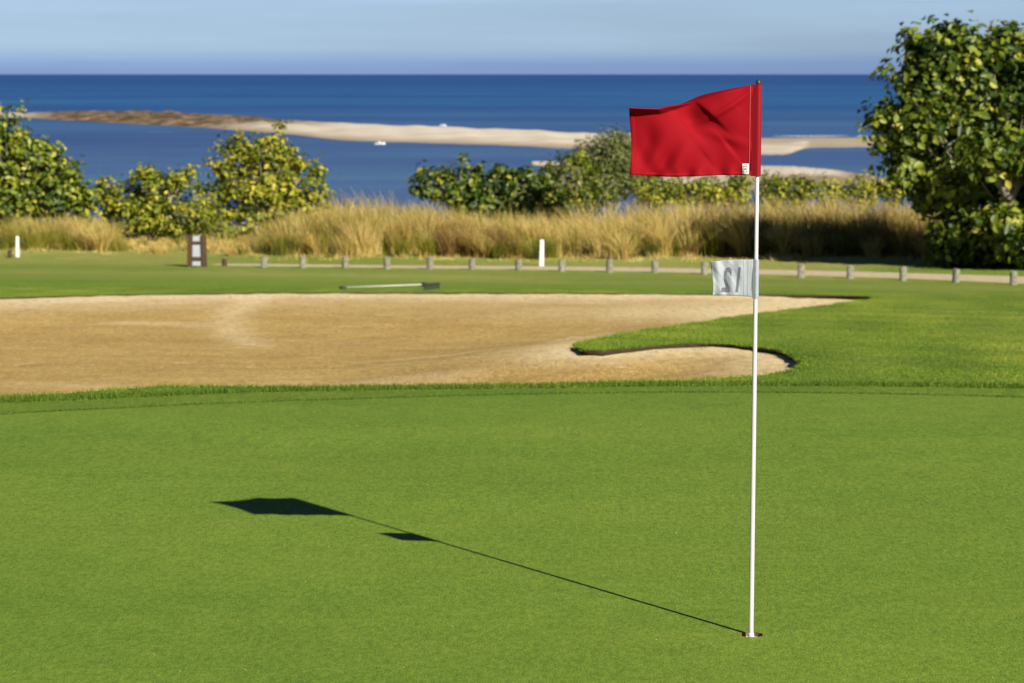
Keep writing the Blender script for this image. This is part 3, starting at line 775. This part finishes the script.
# mirrored 12, seen from behind the print
cu = bpy.data.curves.new('num', 'FONT'); cu.body = '12'; cu.size = 1; cu.shear = -.25; cu.offset = .018; cu.space_character = 1.25
to = bpy.data.objects.new('num', cu); COL.objects.link(to); bpy.context.view_layer.update()
dg = bpy.context.evaluated_depsgraph_get(); me = bpy.data.meshes.new_from_object(to.evaluated_get(dg))
bpy.data.objects.remove(to)
bm = bmesh.new(); bm.from_mesh(me); bmesh.ops.triangulate(bm, faces=bm.faces)
bmesh.ops.subdivide_edges(bm, edges=bm.edges, cuts=2, use_grid_fill=True); bmesh.ops.triangulate(bm, faces=bm.faces)
co = np.array([v.co[:] for v in bm.verts]); lo = co.min(0); hi = co.max(0)
for v in bm.verts:
    a_ = (v.co.x-lo[0])/(hi[0]-lo[0]); b_ = (v.co.y-lo[1])/(hi[1]-lo[1])
    p = sflag(.29 + .50*a_, SH*(.10+.70*b_)); v.co = p+Vector((0, -.0022, 0))
bm_obj('number', bm, GREYN, sfo)

# cup
CUPW = plain('cup_liner', (.62, .56, .42), .5, .4, .05, 20); 
cup = empty('golf_cup', (HOLE[0], HOLE[1], 0), 'golf hole with pale cup liner sunk in the putting green', 'golf hole')
def ringwall(z0, z1, r0, r1, mat, name, bottom=False):
    V = []; Fc = []
    for z, r in ((z0, r0), (z1, r1)):
        for k in range(32): V.append((r*math.cos(2*math.pi*k/32), r*math.sin(2*math.pi*k/32), z))
    for k in range(32): Fc.append((k, (k+1) % 32, 32+(k+1) % 32, 32+k))
    if bottom: Fc.append(tuple(range(32, 64)))
    return mesh_obj(name, V, Fc, mat, cup, True)
ringwall(0, -.018, HR, HR, plain('hole_soil', (.16, .10, .045), .95, .1, .4, 60), 'soil_wall')
ringwall(-.016, -.14, HR-.002, HR-.004, CUPW, 'liner', True)

# ------------------------------------------------------------------ sea, spits, boats
def water(name, deep, mid, lightc, big):
    m, n = M(name)
    f = n.noise(.004, 4, .6, stretch=(.3, 1, 1)); f2 = n.noise(.03, 5, .7, stretch=(.35, 1, 1)); f3 = n.noise(.25, 5, .7, stretch=(.5, 1, 1))
    c = n.ramp(n.math('ADD', n.math('MULTIPLY', f, .55), n.math('MULTIPLY', f2, .45)), [(.36, deep), (.5, mid), (.62, lightc)])
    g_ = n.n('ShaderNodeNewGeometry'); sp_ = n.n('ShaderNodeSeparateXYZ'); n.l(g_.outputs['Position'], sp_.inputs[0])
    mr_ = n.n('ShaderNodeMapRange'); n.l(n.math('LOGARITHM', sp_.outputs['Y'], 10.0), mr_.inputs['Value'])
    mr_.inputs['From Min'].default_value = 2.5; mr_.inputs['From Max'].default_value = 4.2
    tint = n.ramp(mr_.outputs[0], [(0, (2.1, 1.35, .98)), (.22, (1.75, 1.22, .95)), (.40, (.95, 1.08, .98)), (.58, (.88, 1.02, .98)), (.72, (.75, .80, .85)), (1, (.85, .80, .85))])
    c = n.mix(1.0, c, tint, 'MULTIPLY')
    c = n.mix(n.ramp(n.noise(.06, 4, .8, stretch=(.35, 1.3, 1)), [(.70, 0), (.74, .75)]), c, (.55, .6, .62))
    nr = n.bump(n.math('ADD', f3, n.math('MULTIPLY', n.noise(1.3, 3), .3)), .8, big)
    d = n.n('ShaderNodeBsdfDiffuse'); n.l(c, d.inputs['Color']); n.l(nr, d.inputs['Normal'])
    g = n.n('ShaderNodeBsdfGlossy'); g.inputs['Roughness'].default_value = .3; g.inputs['Color'].default_value = (.55, .75, 1, 1); n.l(nr, g.inputs['Normal'])
    mx = n.n('ShaderNodeMixShader'); mx.inputs[0].default_value = .06; n.l(d.outputs[0], mx.inputs[1]); n.l(g.outputs[0], mx.inputs[2])
    o = n.n('ShaderNodeOutputMaterial'); n.l(mx.outputs[0], o.inputs['Surface']); return m
WATER = water('sea_water', (.024, .068, .225), (.032, .094, .270), (.038, .125, .290), 1.2)
ysea = [110, 200, 300, 450, 700, 1100, 1800, 3500, 8000, 20000, 60000, 120000]
V = []; Fc = []
for yv in ysea:
    for kx in range(-8, 9): V.append((kx/8*max(1500, yv*1.2), yv, SEA))
for j in range(len(ysea)-1):
    for i in range(16): Fc.append((j*17+i, j*17+i+1, (j+1)*17+i+1, (j+1)*17+i))
tag(mesh_obj('sea', V, Fc, WATER), kind='structure')

def spit_mat():
    m, n = M('beach_sand')
    f = n.noise(.08, 6, .7, stretch=(.4, 1, 1)); f2 = n.noise(.5, 5, .7)
    sand = n.ramp(f, [(.35, (.50, .43, .33)), (.6, (.68, .60, .49))])
    wet = n.ramp(f2, [(.35, (.24, .19, .115)), (.65, (.32, .25, .155))])
    veg = n.ramp(n.noise(.16, 6, .85, stretch=(1, .35, 3)), [(.42, (.050, .052, .018)), (.49, (.13, .085, .045)), (.56, (.26, .16, .10)), (.64, (.50, .38, .28))])
    c = n.mix(n.attr('wet'), sand, wet); c = n.mix(n.attr('veg'), c, veg)
    n.out(c, .95, .1); return m
SPIT = spit_mat()
def spit(name, up, dn, height, vegf, wetf, crest=.35, nn=300, mm=14):
    up = resample(catmull(up, 6), 1); dn = resample(catmull(dn, 6), 1)
    def par(P, t):
        s = np.linspace(0, 1, len(P)); return np.stack([np.interp(t, s, P[:, 0]), np.interp(t, s, P[:, 1])], 1)
    # both edges parametrised by px
    pxs = np.linspace(max(up[:, 0].min(), dn[:, 0].min()), min(up[:, 0].max(), dn[:, 0].max()), nn)
    uy = np.interp(pxs, up[:, 0], up[:, 1]); dy = np.interp(pxs, dn[:, 0], dn[:, 1])
    V = []; ve = []; we = []
    for i, px in enumerate(pxs):
        a = np.array(onsea(px, uy[i])); b = np.array(onsea(px, dy[i]))
        for j in range(mm+1):
            t = j/mm; p = b*(1-t)+a*t
            prof = min(1, (t/crest))*min(1, ((1-t)/.22)); prof = prof*prof*(3-2*prof)
            z = height(px)*prof*(1+.18*math.sin(px*.11+t*3)*math.sin(px*.043)) + rng.normal(0, .05)*prof*(1+3*vegf(px, t))
            V.append((p[0], p[1], SEA-.15+z+.2*prof))
            ve.append(vegf(px, t)); we.append(wetf(px, t))
    Fc = [(i*(mm+1)+j, (i+1)*(mm+1)+j, (i+1)*(mm+1)+j+1, i*(mm+1)+j+1) for i in range(nn-1) for j in range(mm)]
    o = mesh_obj(name, V, Fc, SPIT, None, True, {'veg': ('POINT', ve), 'wet': ('POINT', we)})
    tag(o, kind='structure')
def vg1(px, t): return float(np.clip((340-px)/60, 0, 1)*np.clip((px-5)/50, 0, 1)*np.clip((t+.15-max(0, (px-180)/220))/.2, 0, 1))
def wt1(px, t): return float(max(np.clip((.22-t)/.14, 0, 1)*.9, np.clip((px-700)/60, 0, 1)*(.7 if px > 808 or t > .5 else .15)))
spit('sand_spit', [(-500, 113), (-200, 113), (0, 113.0), (40, 113.0), (120, 112.6), (200, 115), (300, 122), (400, 126.5), (500, 130.5), (560, 133.5), (632, 136), (700, 136.5), (800, 137), (900, 137), (1024, 137), (1500, 138)],
     [(-500, 114), (-200, 115), (0, 117.5), (50, 120), (120, 124), (200, 128.5), (290, 135.5), (340, 141.5), (430, 144.5), (500, 146.5), (560, 149.5), (620, 152), (700, 155), (770, 158), (790, 156.5), (806, 150), (840, 149), (900, 149), (1024, 151), (1500, 156)],
     lambda px: float(np.interp(px, [0, 60, 100, 260, 340], [.5, .7, 1.6, 1.5, 1.1])) if px < 340 else 1.3 if px < 650 else .35, vg1, wt1)
def vg2(px, t): return float(.35*np.clip((t-.2)/.2, 0, 1)*np.clip((.5-t)/.2, 0, 1)*np.clip((880-px)/50, 0, 1))
def wt2(px, t): return float(max(np.clip((.55-t)/.25, 0, 1)*np.clip((px-700)/70, 0, 1), np.clip((px-825)/30, 0, 1), .15))
spit('near_sand_spit', [(532, 164), (560, 163), (600, 162), (690, 162), (760, 164), (800, 166), (840, 170.5), (868, 176), (884, 181)],
     [(532, 165), (560, 168), (600, 178), (690, 193), (760, 193), (800, 188.5), (840, 186.5), (868, 185), (884, 182)],
     lambda px: .45, vg2, wt2, nn=160)
# thin surf line on the seaward side of the spit
FOAM = plain('foam', (.75, .77, .78), .8, .2, .05, .5)
V = []; Fc = []; c0 = 0
for (p0, p1, yy0, yy1) in [(772, 850, 136.4, 136.0), (855, 868, 136.2, 136.3), (560, 628, 133.0, 135.6), (395, 450, 127.0, 128.6), (300, 330, 122.6, 124.4), (900, 1010, 136.0, 136.2)]:
    k = 24; b0 = len(V)
    for i in range(k+1):
        t = i/k; px = p0+(p1-p0)*t; py = yy0+(yy1-yy0)*t
        w = .55*math.sin(math.pi*t)**.5*(1+.4*math.sin(px*.9))
        V.append((*onsea(px, py+w*.5), SEA+.05)); V.append((*onsea(px, py-w*.6), SEA+.05))
    Fc += [(b0+2*i, b0+2*i+2, b0+2*i+3, b0+2*i+1) for i in range(k)]
tag(mesh_obj('surf', V, Fc, FOAM), kind='structure')

def boat(px, py, length, label, rot=0):
    x_, y_ = onsea(px, py); root = empty('boat', (x_, y_, SEA), label, 'boat', 'small boats on the water'); root.rotation_euler.z = rot
    bm = bmesh.new(); rows = []
    n_ = 11
    for i in range(n_):
        t = i/(n_-1); xx_ = (t-.5)*length; w = length*.17*(1-max(0, (t-.45)/.55)**2.2)+.01; sheer = .4+.2*t*t
        row = [(-w, sheer), (-w*.85, .1), (0, -.15+.3*max(0, t-.7)), (w*.85, .1), (w, sheer)]
        rows.append([bm.verts.new((xx_, a_, z_)) for a_, z_ in row])
    for r1, r2 in zip(rows, rows[1:]):
        for k in range(4): bm.faces.new((r1[k], r1[k+1], r2[k+1], r2[k]))
        bm.faces.new((r1[0], r2[0], r2[4], r1[4]))
    bm.faces.new(rows[0][::-1]); bmesh.ops.recalc_face_normals(bm, faces=bm.faces)
    bm_obj('hull', bm, WHITEP, root)
    bm = bmesh.new(); add_box(bm, (-.05*length, 0, .66), (length*.28, length*.2, .25), .05); bm_obj('cabin', bm, WHITEP, root)
boat(380, 144.6, 2.7, 'small white boat on the lagoon just below the sand spit', R(8))
boat(443, 126.3, 2.4, 'tiny white boat at the seaward edge of the sand spit', R(-10))

# ------------------------------------------------------------------ light and sky
sv = Vector((2.066, -3.28, 2.13)).normalized()
sd_ = bpy.data.lights.new('sun', 'SUN'); sd_.energy = 5.0; sd_.angle = R(.5); sd_.color = (1, .93, .82)
so = bpy.data.objects.new('sun', sd_); COL.objects.link(so); so.rotation_euler = sv.to_track_quat('Z', 'Y').to_euler()
W = bpy.data.worlds.new('World'); scene.world = W; W.use_nodes = True
nt = W.node_tree; nt.nodes.clear()
sky = nt.nodes.new('ShaderNodeTexSky'); sky.sky_type = 'NISHITA'; sky.sun_disc = False
sky.sun_elevation = math.asin(sv.z); sky.sun_rotation = math.atan2(sv.x, sv.y); sky.altitude = 20; sky.air_density = 1.0; sky.dust_density = .3; sky.ozone_density = 2
tc = nt.nodes.new('ShaderNodeTexCoord'); sep = nt.nodes.new('ShaderNodeSeparateXYZ'); nt.links.new(tc.outputs['Generated'], sep.inputs[0])
rp = nt.nodes.new('ShaderNodeValToRGB'); mr = nt.nodes.new('ShaderNodeMapRange'); mr.inputs['From Min'].default_value = -.002; mr.inputs['From Max'].default_value = .07
nt.links.new(sep.outputs['Z'], mr.inputs['Value']); nt.links.new(mr.outputs[0], rp.inputs[0])
SKYR = [(0.0, (.30, .50, 1.26)), (.08, (.33, .54, 1.30)), (.16, (.48, .70, 1.32)), (.42, (.55, .73, 1.26)), (.7, (.45, .6, 1.0)), (1.0, (.25, .32, .44))]
e = rp.color_ramp.elements
while len(e) < len(SKYR): e.new(.5)
for i, (p, c) in enumerate(SKYR): e[i].position = p; e[i].color = (*c, 1)
# thin streaky cirrus haze
mp = nt.nodes.new('ShaderNodeMapping'); mp.inputs['Scale'].default_value = (3, 3, 40); nt.links.new(tc.outputs['Generated'], mp.inputs[0])
cn = nt.nodes.new('ShaderNodeTexNoise'); cn.inputs['Scale'].default_value = 2.2; cn.inputs['Detail'].default_value = 6; nt.links.new(mp.outputs[0], cn.inputs['Vector'])
cr = nt.nodes.new('ShaderNodeMapRange'); cr.inputs['From Min'].default_value = .35; cr.inputs['From Max'].default_value = .7; cr.inputs['To Min'].default_value = .94; cr.inputs['To Max'].default_value = 1.07
nt.links.new(cn.outputs['Fac'], cr.inputs['Value'])
mul = nt.nodes.new('ShaderNodeMix'); mul.data_type = 'RGBA'; mul.blend_type = 'MULTIPLY'; mul.inputs[0].default_value = 1
nt.links.new(sky.outputs[0], mul.inputs[6]); nt.links.new(rp.outputs[0], mul.inputs[7])
mul2 = nt.nodes.new('ShaderNodeVectorMath'); mul2.operation = 'SCALE'
nt.links.new(mul.outputs[2], mul2.inputs[0]); nt.links.new(cr.outputs[0], mul2.inputs['Scale'])
bg = nt.nodes.new('ShaderNodeBackground'); bg.inputs['Strength'].default_value = .055; nt.links.new(mul2.outputs[0], bg.inputs['Color'])
wo = nt.nodes.new('ShaderNodeOutputWorld'); nt.links.new(bg.outputs[0], wo.inputs['Surface'])

vs = scene.view_settings; scene.display_settings.display_device = 'sRGB'
vs.view_transform = 'Standard'; vs.look = 'None'; vs.gamma = 1; vs.use_curve_mapping = False; vs.exposure = .75
scene.render.engine = 'CYCLES'
scene.render.resolution_x = 1024; scene.render.resolution_y = 683
